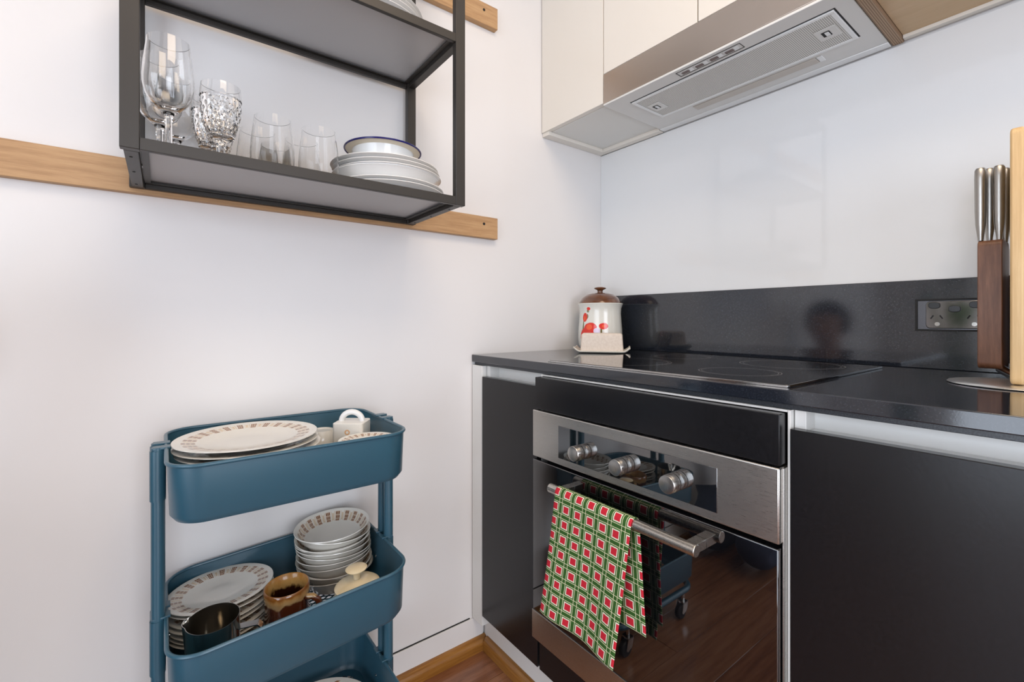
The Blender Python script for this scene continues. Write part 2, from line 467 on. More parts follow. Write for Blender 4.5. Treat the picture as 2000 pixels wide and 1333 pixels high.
bt = thing('benchtop', (1.2,-.3,.8955), 'black stone benchtop with tall upstand running along the wall', 'benchtop')
box('slab', 'black_stone', bt, .002,2.4, -.6045,-.0005, .9045,.9267, .0015)
box('under_strip', 'stone_edge', bt, .004,2.4, -.594,-.52, .8957,.9043, .0008)
box('upstand', 'black_stone', bt, .002,2.4, -.020,-.0005, .9269,1.1248, .0012)
sp = thing('splashback', (1.2,-.004,1.125), 'glossy white glass splashback between upstand and upper cabinets', 'splashback')
box('glass_panel', 'white_gloss_glass', sp, .0003,2.4, -.0075,-.0005, 1.1250,1.6755, .0008)

# ------------------------------------------------------------------ oven
ov = thing('oven', (.62,-.33,.2135), 'built-in stainless steel oven with three knobs and black glass door', 'oven')
box('body', 'gap_dark', ov, .340,.906, -.590,-.06, .2140,.805)
cp = box('control_panel', 'brushed_steel', ov, .3215,.9100, -.6235,-.5905, .6895,.8075, .0025)
fg = box('display_glass', 'fascia_glass', ov, .4183,.8117, -.6250,-.6236, .7062,.7832, .0006)
def knob(x, z):
    b = B()
    b.lathe([(0,0),(.0155,0),(.0155,.010)], 36)
    k0 = b
    o = B().lathe([(.0001,.0),(.0165,.0),(.0168,.0008),(.0168,.0100),(.0001,.0100)], 40)
    def turn(bb, y): 
        bb.v = [(x+v[0], y-v[2], z+v[1]) for v in bb.v]; return bb
    kn = turn(o, -.6251).build('knob', 'spun_steel', ov)
    g = B().lathe([(.0001,.0),(.0150,.0),(.0150,.0016),(.0001,.0016)], 36); turn(g, -.6352).build('groove', 'gap_dark', kn)
    c = B().lathe([(.0001,.0),(.0168,.0),(.0168,.0175),(.0160,.0190),(.0150,.0193),(.0001,.0190)], 40); turn(c, -.6369).build('cap', 'spun_steel', kn)
for x in (.498,.616,.734): knob(x, .7395)
dr = box('door', 'oven_glass', ov, .3225,.9085, -.6235,-.5905, .2290,.6820, .0015)
box('bottom_strip', 'brushed_steel', dr, .3215,.9095, -.6255,-.6236, .2290,.2995, .0006)
box('side_trim', 'brushed_steel', ov, .9098,.9122, -.612,-.58, .2290,.8060, .0004)
hd = B().tube([(.4335,-.664,.6485),(.798,-.664,.6485)], .0105, 24).build('handle', 'bar_steel', dr, .001)
for x in (.452,.772):
    box('bracket', 'bar_steel', hd, x,x+.020, -.6565,-.6237, .6385,.6545, .0006)

# tea towel over the handle
tw = thing('tea_towel', (.57,-.664,.37), 'green tea towel with red squares hanging over the oven handle', 'towel')
BX0, BX1, BZ, BY = .463, .672, .6485, -.664
LF, LB = .272, .212       # front and back drop
R_ = .0125
def towel(u, v):
    s = v*(LF+LB+PI*R_)
    x = BX0+(BX1-BX0)*u
    if s < LF:                       # front layer, from the hem up
        h = LF-s; k = h/LF
        y = BY-R_-.003*k - .006*k*math.sin(u*2.4*PI+.6) - .012*k*k*(1-.4*u)
        return (x-.030*k, y, BZ-h-.010*k*u)
    s -= LF
    if s < PI*R_:
        a = s/R_
        return (x, BY-R_*math.cos(a), BZ+R_*math.sin(a))
    h = s-PI*R_; k = h/LB
    x = x + .010*k*u + .004*k
    return (x, BY+R_+.004*math.sin(u*7+1)*k-.002*k, BZ-h)
b = B().grid(towel, 40, 72)
o = b.build('cloth', 'tea_towel_cotton', tw, 0, 60, flip=False)
sm = o.modifiers.new('thickness', 'SOLIDIFY'); sm.thickness = .0014; sm.offset = 0

# ------------------------------------------------------------------ hob
hb = local('cooktop', (.3316,-.5795,.9268), 'black glass ceramic cooktop set on the benchtop', 'cooktop')
B().prism(rrect(0,.5745,0,.491,.006,4), 0, .0045).build('glass', 'hob_glass', hb, .001)
b = B()
for x0,x1,y0,y1 in ((.0012,.5733,-.0022,-.0002),): b.box(x0,x1,y0,y1,0,.0036)
b.build('front_trim', 'polished_steel', hb, .0004)

# ------------------------------------------------------------------ power outlet
po = thing('power_outlet', (1.013,-.0202,1.045), 'chrome double power outlet with three black rocker switches', 'power outlet')
b = B()
x0,x1,z0,z1 = .948,1.082,1.0105,1.0815
b.box(x0,x1,-.0245,-.0202,z0,z0+.004); b.box(x0,x1,-.0245,-.0202,z1-.004,z1); b.box(x0,x0+.004,-.0245,-.0202,z0+.004,z1-.004); b.box(x1-.004,x1,-.0245,-.0202,z0+.004,z1-.004)
b.build('border', 'gap_dark', po, .0006)
box('back_plate', 'dull_chrome', po, x0+.004,x1-.004,-.0218,-.0202,z0+.004,z1-.004, .0002)
fp = B().prism(rrect(.9665,1.0640,1.0162,1.0765,.008,5), -.0262,-.0219,'y').build('face_plate', 'chrome', po, .0015)
for cx_, cz_ in ((.981,1.0670),(1.0135,1.0590),(1.0455,1.0672)):
    B().prism([(cx_+.0098*math.copysign(abs(math.cos(t*PI/12))**.75,math.cos(t*PI/12)), cz_+.0072*math.copysign(abs(math.sin(t*PI/12))**.75,math.sin(t*PI/12))) for t in range(24)], -.0292,-.0263,'y').build('rocker', 'black_plastic', fp, .001)
for cx_ in (.9845,1.0425):
    for dx, tl in ((-.0075,1),(.0075,-1)):
        b = B().box(-.0012,.0012,-.0270,-.0264,-.0042,.0042)
        a = -tl*.55; ca, sa = math.cos(a), math.sin(a)
        b.v = [(cx_+dx+v[0]*ca-v[2]*sa, v[1], 1.0415+v[0]*sa+v[2]*ca) for v in b.v]
        b.build('slot', 'gap_dark', fp)
    b = B().lathe([(.0001,0),(.0042,0),(.0042,.0008),(.0001,.0008)], 20); b.v = [(cx_+.001+v[0], -.0264-v[2], 1.0262+v[1]) for v in b.v]
    b.build('screw_cap', 'polished_steel', fp)

# ------------------------------------------------------------------ upper cabinets
YU = -.3157
u1 = thing('upper_cabinet', (.14,-.15,1.677), 'narrow cream upper cabinet in the corner beside the range hood', 'cabinet')
box('carcass', 'cream_laminate', u1, .003,.2835, YU+.0185,-.009, 1.6905,RZ-.003)
box('door', 'cream_laminate', u1, .003,.2835, YU,YU+.018, 1.6895,RZ-.003, .001)
box('base_board', 'underside_board', u1, .034,.283, YU+.02,-.034, 1.6885,1.6903, .0003)
box('scribe_strip', 'cream_laminate', u1, .001,.0335, YU+.005,-.009, 1.6765,1.6900, .001)
box('scribe_strip', 'cream_laminate', u1, .034,.2835, -.0335,-.009, 1.6765,1.6900, .001)
u2 = thing('upper_cabinet', (.595,-.15,1.775), 'cream upper cabinet with two doors directly above the range hood', 'cabinet')
box('carcass', 'cream_laminate', u2, .2860,.9035, YU+.0185,-.009, 1.777,RZ-.003)
box('door', 'cream_laminate', u2, .2868,.5905, YU,YU+.018, 1.7765,RZ-.003, .001)
box('door', 'cream_laminate', u2, .5942,.9030, YU,YU+.018, 1.7765,RZ-.003, .001)
u3 = thing('upper_cabinet', (1.5,-.15,1.677), 'upper cabinet with bare plywood underside right of the range hood', 'cabinet')
box('carcass', 'cream_laminate', u3, .927,2.4, YU+.0185,-.009, 1.703,RZ-.003)
box('door', 'cream_laminate', u3, .906,1.50, YU,YU+.018, 1.703,RZ-.003, .001)
box('side_panel', 'ply_edge', u3, .9052,.9255, YU+.019,-.009, 1.6785,RZ-.003, .0005)
box('base_board', 'ply_face', u3, .9262,2.4, YU+.019,-.024, 1.6885,1.7025, .0005)
box('scribe_strip', 'cream_laminate', u3, .9262,2.4, -.0238,-.009, 1.681,1.7025, .0008)

# ------------------------------------------------------------------ range hood
rh = thing('range_hood', (.595,-.16,1.677), 'slide-out range hood with steel front and perforated grease filter', 'range hood')
box('housing', 'hood_plastic', rh, .2875,.9025, -.300,-.034, 1.690,1.776)
vis = box('front_panel', 'hood_steel', rh, .2868,.9030, YU-.001,-.301, 1.6865,1.7750, .0015)
tray = box('underside_tray', 'hood_plastic', rh, .2870,.9028, YU-.001,-.036, 1.6800,1.6862, .0012)
box('back_strip', 'hood_trim', rh, .2870,.9028, -.0355,-.0095, 1.6780,1.6895, .0012)
x0,x1,y0,y1 = .352,.868,-.268,-.114
fr = B(); w_ = .009
fr.box(x0,x1,y0,y0+w_,1.6762,1.6800); fr.box(x0,x1,y1-w_,y1,1.6762,1.6800); fr.box(x0,x0+w_,y0+w_,y1-w_,1.6762,1.6800); fr.box(x1-w_,x1,y0+w_,y1-w_,1.6762,1.6800)
flt = fr.build('filter_frame', 'hood_trim', rh, .001)
box('seam', 'gap_dark', rh, x0-.003,x1+.003,y0-.003,y1+.001,1.6797,1.6799, 0)
box('mesh', 'filter_mesh', flt, x0+w_,x1-w_,y0+w_,y1-w_,1.6778,1.6796, 0)
for xa in (x0+.016, x1-.056):
    lt = box('latch', 'hood_plastic', flt, xa,xa+.040,-.215,-.165,1.6762,1.6777, .0006)
    xb = xa+.010
    box('latch_slot', 'gap_dark', lt, xb,xb+.016,-.202,-.180,1.6755,1.6761, 0)
    box('latch_tab', 'hood_trim', lt, xb+.006,xb+.014,-.200,-.183,1.6742,1.6754, .0004)
box('light_lens', 'hood_lens', rh, .448,.775, -.099,-.070, 1.6776,1.6799, .001)
box('lens_clip', 'hood_trim', rh, .777,.789, -.099,-.070, 1.6776,1.6799, .0008)
sw = B(); x0,x1,y0,y1 = .525,.692,-.3065,-.281
sw.box(x0,x1,y0,y0+.0012,1.6792,1.6799); sw.box(x0,x1,y1-.0012,y1,1.6792,1.6799); sw.box(x0,x0+.0012,y0,y1,1.6792,1.6799); sw.box(x1-.0012,x1,y0,y1,1.6792,1.6799)
sw.build('switch_border', 'gap_dark', rh)
for k in range(4):
    xa = .5345+k*.0385
    s_ = box('switch', 'hood_trim', rh, xa,xa+.033,-.3015,-.2865,1.6788,1.6799, .0004)
    box('switch_slider', 'switch_dark', s_, xa+.002,xa+.022,-.2990,-.2890,1.6772,1.6787, .0005)

# ------------------------------------------------------------------ wall rails
def rail(zc, y0, y1, label, holes):
    r = thing('wall_rail', (0.0105,(y0+y1)/2,zc), label, 'rail', 'timber wall rails')
    box('batten', 'rail_timber', r, .0004,.020, y0,y1, zc-.0337,zc+.0337, .0012)
    for hy, hz in holes:
        b = B().lathe([(.0001,0),(.0042,0),(.0042,.0009),(.0001,.0009)], 18); b.v = [(.0202+v[2], hy+v[0], zc+hz+v[1]) for v in b.v]
        s_ = b.build('screw', 'gap_dark', r)
rail(1.3269, -2.2, -.518, 'lower oak rail screwed to the wall behind the black shelf', [(-.571,.010),(-1.9,.01)])
rail(2.0000, -2.2, -.518, 'upper oak rail screwed to the wall at the top of the shelf', [(-.571,.010),(-1.9,.01)])

# ------------------------------------------------------------------ open wall shelf
SX0, SX1, SY0, SY1, SZ0, SZ1 = .0208, .3005, -1.4275, -.8110, 1.3015, 2.055
sh = thing('wall_shelf', (.16,(SY0+SY1)/2,SZ0), 'open black metal wall shelf with glassware and plates', 'shelf')
pt_ = .0245
def post(x0, y0):
    p = box('post', 'shelf_metal', sh, x0,x0+.0165, y0,y0+pt_, SZ0,SZ1, .001)
    return p
for y0 in (SY0, SY1-pt_):
    post(SX1-.0165, y0); post(SX0, y0)
MZ = 1.678
def deck(z, lip):
    # z = underside of the frame rails; board on top
    ya, yb = SY0+pt_, SY1-pt_
    box('front_rail', 'shelf_metal', sh, SX1-.010,SX1-.0004, ya,yb, z,z+.0195, .0008)
    box('back_rail', 'shelf_metal', sh, SX0+.001,SX0+.011, ya,yb, z,z+.0195, .0008)
    for y0, y1 in ((SY0+.004,SY0+pt_-.002),(SY1-pt_+.002,SY1-.004)):
        box('side_rail', 'shelf_metal', sh, SX0+.0167,SX1-.0168, y0,y1, z,z+.0195, .0008)
    bd = box('shelf_panel', 'shelf_board', sh, SX0+.0112,SX1-.0102, ya+.0002,yb-.0002, z+.0155,z+.0190, .0004)
    # inner lips of the folded frame
    b = B()
    b.box(SX0+.0112,SX0+.020, ya+.002,yb-.002, z+.009,z+.0110); b.box(SX1-.0185,SX1-.0102, ya+.002,yb-.002, z+.012,z+.0135)
    b.box(SX0+.0112,SX0+.0135, ya+.002,yb-.002, z+.001,z+.0045)
    b.build('folded_lip', 'shelf_metal', sh)
    for y0, y1 in ((ya+.0002,ya+.010),(yb-.010,yb-.0002)):
        B().box(SX0+.021,SX1-.019, y0,y1, z+.009,z+.0110).build('folded_lip', 'shelf_metal', sh)
deck(SZ0, True); deck(MZ, True); deck(SZ1-.0195, True)
for y0 in (SY0+.012, SY1-.014):
    for (xx) in (.06,.155,.25):
        b = B().lathe([(.0001,0),(.0022,0),(.0022,.0006),(.0001,.0006)], 12)
        b.v = [(xx+v[0], y0+v[1], SZ0-.0007+v[2]) for v in b.v]; b.build('rivet_hole', 'gap_dark', sh)
DZ = SZ0+.0195+.0002      # shelf deck top
DM = MZ+.0195+.0002

# ------------------------------------------------------------------ glassware
def wine_glass(loc, label):
    o = local('wine_glass', loc, label, 'wine glass', 'wine glasses')
    outer = [(.0001,0),(.033,0),(.034,.0012),(.030,.0022),(.012,.0045),(.0062,.009),(.0055,.02),(.0052,.05),(.0058,.076),(.0085,.084),(.016,.091),(.026,.101),(.0335,.116),(.0375,.135),(.0380,.150),(.0362,.175),(.0328,.205),(.0312,.220)]
    inner = [(.0304,.2205),(.0318,.205),(.0352,.175),(.0370,.150),(.0365,.136),(.0325,.118),(.0250,.105),(.015,.0965),(.006,.0935),(.0001,.093)]
    b = B().lathe([(q[0], q[1]*.93) for q in outer+inner], 48); b.build('glass', 'clear_glass', o, sharp=50)
    return o
wine_glass((.210,-1.3660,DZ), 'tall wine glass standing in front at the left end of the shelf')
wine_glass((.134,-1.3790,DZ), 'tall wine glass half hidden behind the front wine glass')
wine_glass((.062,-1.3520,DZ), 'tall wine glass furthest back against the wall')
def goblet(loc, label):
    o = local('crystal_goblet', loc, label, 'goblet', 'cut crystal goblets')
    n = 96
    outer = [(.0001,0),(.030,0),(.031,.0015),(.028,.003),(.012,.007),(.0075,.012),(.0070,.03),(.0085,.048),(.015,.056)]
    cut = [(.022,.062)]
    K = 16
    bowl = []
    for k in range(K+1):
        t = k/K; z = .062+.076*t; r = .022+.0125*math.sin(min(1, t*1.25)*PI/2)
        bowl.append((r, z))
    rim = [(.0343,.141),(.0335,.150),(.0322,.163)]
    inner = [(.0312,.1635),(.0325,.150),(.0332,.132),(.0318,.110),(.0285,.088),(.0205,.072),(.010,.067),(.0001,.066)]
    prof = outer+bowl+rim+inner; i0 = len(outer); i1 = i0+K
    def rad(i, k, r):
        if i0 < k < i1:
            t = (k-i0)
            p = ((i*14/n*4 + t*1.0) % 4)/4; q = ((i*14/n*4 - t*1.0) % 4)/4
            g = min(abs(p-.5), abs(q-.5))*2
            return r-.0032*(1-g)
        if 5 <= k <= 7: return r*(1+.05*math.cos(i*2*PI*6/n))
        return r
    B().lathe([(q[0], q[1]*.94) for q in prof], n, rad=rad).build('glass', 'crystal_glass', o, sharp=12)
    return o
goblet((.200,-1.2870,DZ), 'cut crystal goblet nearest the front, right of the wine glasses')
goblet((.120,-1.2960,DZ), 'cut crystal goblet directly behind the front goblet')
goblet((.060,-1.2850,DZ), 'cut crystal goblet at the back by the wall')
def tumbler(loc, label, s=1.0):
    o = local('tumbler', loc, label, 'tumbler', 'plain stemless glass tumblers')
    outer = [(.0001,0),(.026,0),(.030,.002),(.0365,.014),(.0395,.030),(.0398,.045),(.0380,.075),(.0345,.105),(.0325,.1225)]
    inner = [(.0317,.1228),(.0336,.105),(.0371,.075),(.0389,.045),(.0386,.031),(.0352,.016),(.028,.007),(.0001,.006)]
    B().lathe([(r*s, z*s*.93) for r, z in outer+inner], 48).build('glass', 'thin_glass', o, sharp=50)
    return o
tumbler((.205,-1.2000,DZ), 'stemless glass tumbler in front, left of the other front tumbler')
tumbler((.200,-1.1110,DZ), 'stemless glass tumbler in front, next to the plates')
tumbler((.118,-1.2140,DZ), 'stemless glass tumbler behind the left front tumbler')
tumbler((.117,-1.1260,DZ), 'stemless glass tumbler behind the front tumbler next to the plates')
tumbler((.036+.03,-1.1700,DZ), 'stemless glass tumbler at the back between the two rows', .95)

# ------------------------------------------------------------------ crockery
def plate_mesh(R, h, name, mat, t=.0030, foot=.55, rimflat=.70, well=.62, n=56, coupe=False):
    f = R*foot
    # underside profile then top profile
    under = [(.0001,.0022),(f-.004,.0022),(f-.002,0),(f,0),(f+.002,.0022),(R*well,.0040),(R*rimflat,h*.55),(R*.97,h-t*.6),(R,h-.0008)]
    top = [(R*.995,h+.0006),(R*.97,h+.0004),(R*rimflat,h*.55+t*.9),(R*(well-.02),.0040+t*.8),(R*.3,.0022+t),(.0001,.0022+t)]
    prof = under+top
    uvv = [1.6]*len(under)+[p[0]/R for p in top]
    return B().lathe(prof, n, uvv=uvv).mesh(name, mat, sharp=60)
def bowl_mesh(R, h, name, mat, foot=.55, t=.0030, n=56):
    f = R*foot
    under = [(.0001,.002),(f-.003,.002),(f-.002,0),(f,0),(f+.0015,.002),(R*.72,h*.22),(R*.86,h*.52),(R*.955,h*.88),(R,h-.001)]
    top = [(R*.995,h+.0008),(R*.955,h*.97),(R*.90,h*.80),(R*.82,h*.52),(R*.68,h*.22+t),(R*.5,.002+t+.001),(.0001,.002+t)]
    uvv = [1.6]*len(under)+[p[0]/R for p in top]
    return B().lathe(under+top, n, uvv=uvv).mesh(name, mat, sharp=60)
ORD = ['bottom','second','third','fourth','fifth','sixth','seventh','eighth','ninth','tenth','eleventh','topmost']
def stack(name, me, x, y, z0, pitch, n, cat, group, lab, rot=(0,0,0), jit=.0015, slope=None):
    for k in range(n):
        o = bpy.data.objects.new(name, me); COL.objects.link(o)
        up = Vector((0,0,1)); up.rotate(Matrix.Rotation(rot[0],3,'X'))
        p = Vector((x,y,z0)) + up*(pitch*k)
        j = 0 if k == 0 else jit
        o.location = (p.x+random.uniform(-j,j), p.y+random.uniform(-j,j), p.z)
        o.rotation_euler = (rot[0], rot[1], random.uniform(0, 6.28))
        w_ = 'topmost' if k == n-1 else ('bottom' if k == 0 else ORD[k]+' from the bottom')
        tag(o, lab % w_, cat, group)
# white plates on the shelf
PX, PY = .157, -.936
pm = plate_mesh(.129, .017, 'dinner_plate', 'white_porcelain', .0032)
z = DZ
stack('dinner_plate', pm, PX, PY, z, .0085, 2, 'plate', 'white plates on the lower shelf', 'white dinner plate on the lower shelf, %s of the white stack')
sm_ = bowl_mesh(.124, .036, 'pasta_bowl', 'white_porcelain', .5)
o = bpy.data.objects.new('pasta_bowl', sm_); COL.objects.link(o); o.location = (PX-.004, PY-.006, z+.0165); tag(o, 'white pasta bowl stacked between the white plates on the lower shelf', 'bowl')
pm2 = plate_mesh(.125, .018, 'dinner_plate', 'white_porcelain', .0032)
for k in range(3):
    o = bpy.data.objects.new('dinner_plate', pm2); COL.objects.link(o); o.location = (PX-.002*k, PY-.003-.003*k, z+.0375+.0098*k)
    tag(o, 'white dinner plate on the lower shelf, %s above the pasta bowl' % ('first','second','third, under the enamel bowl,')[k], 'plate', 'white plates on the lower shelf')
eb = local('enamel_bowl', (PX-.012,PY-.012,z+.0375+.0098*2+.0056), 'white enamel bowl with cobalt blue rim on top of the plates', 'bowl')
B().lathe([(.0001,0),(.058,0),(.066,.008),(.0705,.046),(.072,.0555),(.0705,.0562),(.069,.046),(.0645,.0095),(.057,.0015),(.0001,.0015)], 56).build('body', 'white_enamel', eb, sharp=60)
B().lathe([(.0722,.0550),(.080,.0585),(.0885,.0590),(.0885,.0602),(.079,.0597),(.0722,.0565)], 56, closed=True).build('flange', 'beige_enamel', eb, sharp=60)
B().tube([(.0890*math.cos(a*2*PI/56), .0890*math.sin(a*2*PI/56), .0598) for a in range(56)], .0022, 8, closed=True).build('rim', 'cobalt_enamel', eb)
# plates on the upper deck
stack('dinner_plate', pm, .160, -.992, DM, .0100, 4, 'plate', 'white plates on the upper shelf', 'white plate on the upper shelf deck, %s of its stack')

# ------------------------------------------------------------------ trolley
CX0, CX1, CY0, CY1 = .013, .336, -1.369, -.962
CXM = (CX0+CX1)/2
ct = thing('utility_trolley', (CXM,(CY0+CY1)/2,0), 'teal metal three-tier utility trolley full of crockery', 'trolley')
T2S = .062       # the middle tray hangs a little lower at its left end
def shear(b, s, yc):
    if s: b.v = [(v[0], v[1], v[2]+s*(v[1]-yc)) for v in b.v]
    return b
YM = (CY0+CY1)/2
def tray(zr, hgt, slope):
    out = rrect(CX0,CX1,CY0,CY1,.052,10); inn = rrect(CX0+.0018,CX1-.0018,CY0+.0018,CY1-.0018,.0505,10)
    n = len(out); z0 = zr-hgt; b = B()
    lo = rrect(CX0+.003,CX1-.003,CY0+.003,CY1-.003,.050,10)
    lo2 = rrect(CX0+.010,CX1-.010,CY0+.010,CY1-.010,.045,10)
    li2 = rrect(CX0+.012,CX1-.012,CY0+.012,CY1-.012,.043,10)
    rings = [[(p[0],p[1],zr) for p in out], [(p[0],p[1],z0+.010) for p in lo], [(p[0],p[1],z0) for p in lo2], [(p[0],p[1],z0) for p in rrect(CX0+.030,CX1-.030,CY0+.030,CY1-.030,.032,10)],
             [(p[0],p[1],z0+.0016) for p in rrect(CX0+.030,CX1-.030,CY0+.030,CY1-.030,.032,10)], [(p[0],p[1],z0+.0016) for p in li2], [(p[0],p[1],z0+.011) for p in rrect(CX0+.0048,CX1-.0048,CY0+.0048,CY1-.0048,.0485,10)], [(p[0],p[1],zr) for p in inn]]
    vs = [p for r in rings for p in r]; fs = []
    K = len(rings)
    for k in range(K):
        l = (k+1) % K
        for i in range(n):
            j = (i+1) % n; fs.append((k*n+i, k*n+j, l*n+j, l*n+i))
    b.add(vs, fs); shear(b, slope, YM)
    t = b.build('tray', 'teal_paint', ct, 0, 40)
    rb = B().tube([(p[0],p[1],zr) for p in rrect(CX0-.0004,CX1+.0004,CY0-.0004,CY1+.0004,.0522,10)], .0034, 10, closed=True)
    shear(rb, slope, YM).build('rolled_rim', 'teal_paint', t)
    # expanded-metal floor: crossed strands
    mb = B(); ix0,ix1,iy0,iy1 = CX0+.029,CX1-.029,CY0+.029,CY1-.029
    st = .0135; sl = .62; wd = .0020
    W_, H_ = ix1-ix0, iy1-iy0
    for sgn in (1,-1):
        k = -int(H_/st)-2
        while k*st < W_+H_:
            # line: x = xs + sgn*sl*(y-iy0)
            xs = ix0 + k*st if sgn > 0 else ix0 + k*st
            ya, yb = iy0, iy1
            def yat(x): return iy0 + (x-xs)/(sgn*sl)
            lo_, hi_ = sorted((yat(ix0), yat(ix1)))
            ya = max(ya, lo_); yb = min(yb, hi_)
            if yb-ya > .004:
                xa, xb = xs+sgn*sl*(ya-iy0), xs+sgn*sl*(yb-iy0)
                mb.add([(xa-wd,ya,z0+.0002),(xa+wd,ya,z0+.0002),(xb+wd,yb,z0+.0002),(xb-wd,yb,z0+.0002),(xa-wd,ya,z0+.0014),(xa+wd,ya,z0+.0014),(xb+wd,yb,z0+.0014),(xb-wd,yb,z0+.0014)],
                       [(0,3,2,1),(4,5,6,7),(0,1,5,4),(1,2,6,5),(2,3,7,6),(3,0,4,7)])
            k += 1
    mf = shear(mb, slope, YM).build('mesh_floor', 'teal_paint', t); mf['kind'] = 'stuff'
    return t
TZ = [(.8025,.0955,0),(.5105,.1020,T2S),(.235,.0980,0)]
PXS = (.142,.1785)
trs = [tray(*a) for a in TZ]
def t2z(y): return TZ[1][0]-TZ[1][1]+.0018+T2S*(y-YM)
T1Z = TZ[0][0]-TZ[0][1]+.0018
T3Z = TZ[2][0]-TZ[2][1]+.0018
# two bent tubes: each goes up one end, along under the bottom tray and up the other end
def frame(px, side):
    zb = .098; r = .0106; xe = CX0+.02 if side < 0 else CX1-.02
    ya, yb = CY0-.0120, CY1+.0130
    pts = [(px,ya,.806),(px,ya,.20)]
    for t in range(1,7): 
        a = t/6*PI/2; pts.append((px+(xe-px)*.35*(1-math.cos(a)), ya, .20-(.20-zb)*math.sin(a)))
    for t in range(1,7):
        a = t/6*PI/2; pts.append((px+(xe-px)*(.35+.65*math.sin(a)), ya+.06*(1-math.cos(a)), zb))
    m2 = [(p[0], ya+yb-p[1], p[2]) for p in reversed(pts)]
    return B().tube(pts+m2, r, 14).build('frame_tube', 'teal_paint', ct)
frame(PXS[0], -1); frame(PXS[1], 1)
for (zr, hg, s_), tr in zip(TZ, trs):
    for ye, sg in ((CY0,-1),(CY1,1)):
        dz = s_*(ye-YM)
        for px in PXS:
            # sleeve around the post and hook clip over the rim
            B().tube([(px,ye+sg*.0125,zr-hg+.004+dz),(px,ye+sg*.0125,zr-.002+dz)], .0120, 14).build('sleeve', 'teal_paint', tr)
            box('hook', 'teal_paint', tr, px-.010,px+.010, *sorted((ye-sg*.006,ye+sg*.020)), zr+.0005+dz,zr+.0042+dz, .0008)
        bb = B().lathe([(.0001,0),(.003,0),(.003,.0015),(.0001,.0015)], 12); bb.v = [(CXM-.03+v[0], ye-sg*(.004+v[2]), zr-.055+dz+v[1]) for v in bb.v]
        bb.build('bolt', 'polished_steel', tr)
for xe in (CX0+.028, CX1-.028):
    for ye in (CY0+.055, CY1-.055):
        cs = B().tube([(xe,ye,.098),(xe,ye,.055)], .006, 10).build('caster', 'polished_steel', ct)
        b = B().prism([(ye-.012,.058),(ye+.012,.058),(ye+.022,.026),(ye+.014,.020),(ye-.006,.03)], xe-.014, xe-.012, 'x')
        b.prism([(ye-.012,.058),(ye+.012,.058),(ye+.022,.026),(ye+.014,.020),(ye-.006,.03)], xe+.012, xe+.014, 'x')
        b.box(xe-.014,xe+.014,ye-.012,ye+.012,.056,.059)
        b.build('fork', 'polished_steel', cs)
        wl = B().lathe([(.0001,-.0095),(.016,-.0095),(.022,-.0085),(.0248,-.005),(.0248,.005),(.022,.0085),(.016,.0095),(.0001,.0095)], 28)
        wl.v = [(xe+v[2], ye+.012+v[0], .0252+v[1]) for v in wl.v]; wl.build('wheel', 'rubber', cs)

# things in the top tray: large patterned plates
dm = plate_mesh(.1265, .017, 'dinner_plate', 'dinner_decor', .0032)
G = 'patterned dinner plates in the top tray'
px, py = .1700, -1.2370
stand = local('plate_stack_riser', (px,py,T1Z), 'patterned serving bowl lying upside down beneath the dinner plates', 'bowl')
B().lathe([(.0001,.058),(.060,.058),(.066,.060),(.069,.058),(.088,.040),(.100,.020),(.106,.0),(.103,.0),(.097,.018),(.085,.037),(.066,.0545),(.0001,.0545)], 48).build('body', 'cream_glaze', stand, sharp=60)
stand.name = 'serving_bowl'
for k, (dx, dy) in enumerate(((.010,.004),(.006,.000),(.0,.0))):
    o = bpy.data.objects.new('dinner_plate', dm); COL.objects.link(o); o.location = (px+dx, py+dy, T1Z+.0606+.0095*k); o.rotation_euler = (0,0,k*1.3)
    tag(o, 'large cream patterned plate in the top tray, %s of three' % ('lowest','middle','uppermost')[k], 'plate', G)
# cups and saucers
def cup_mesh(b, R, h, t=.0028):
    return b.lathe([(.0001,.002),(R*.62,.002),(R*.64,0),(R*.70,0),(R*.78,.006),(R*.93,h*.35),(R,h*.8),(R,h),(R-t,h),(R-t,h*.8),(R*.93-t,h*.35),(R*.74,.008),(.0001,.006)], 40)
def handle(b, R, z0, z1, out, r, n=14):
    pts = []
    for i in range(n+1):
        a = -PI/2+PI*i/n
        pts.append((R-.004+out*math.cos(a), 0, (z0+z1)/2+(z1-z0)/2*math.sin(a)))
    return b.tube(pts, r, 10)
def cup(loc, label, rot, R=.038, h=.062, mat='cream_glaze', cat='cup', group='cups in the top tray', name='coffee_cup'):
    o = local(name, loc, label, cat, group, rot)
    cup_mesh(B(), R, h).build('bowl', mat, o, sharp=60)
    handle(B(), R, h*.25, h*.85, .022, .0045).build('handle', mat, o)
    return o
cup((.072,-1.071,T1Z+.064), 'small cream cup standing upside down beside the large plates', (PI,0,2.2), .036, .064, 'cream_porcelain')
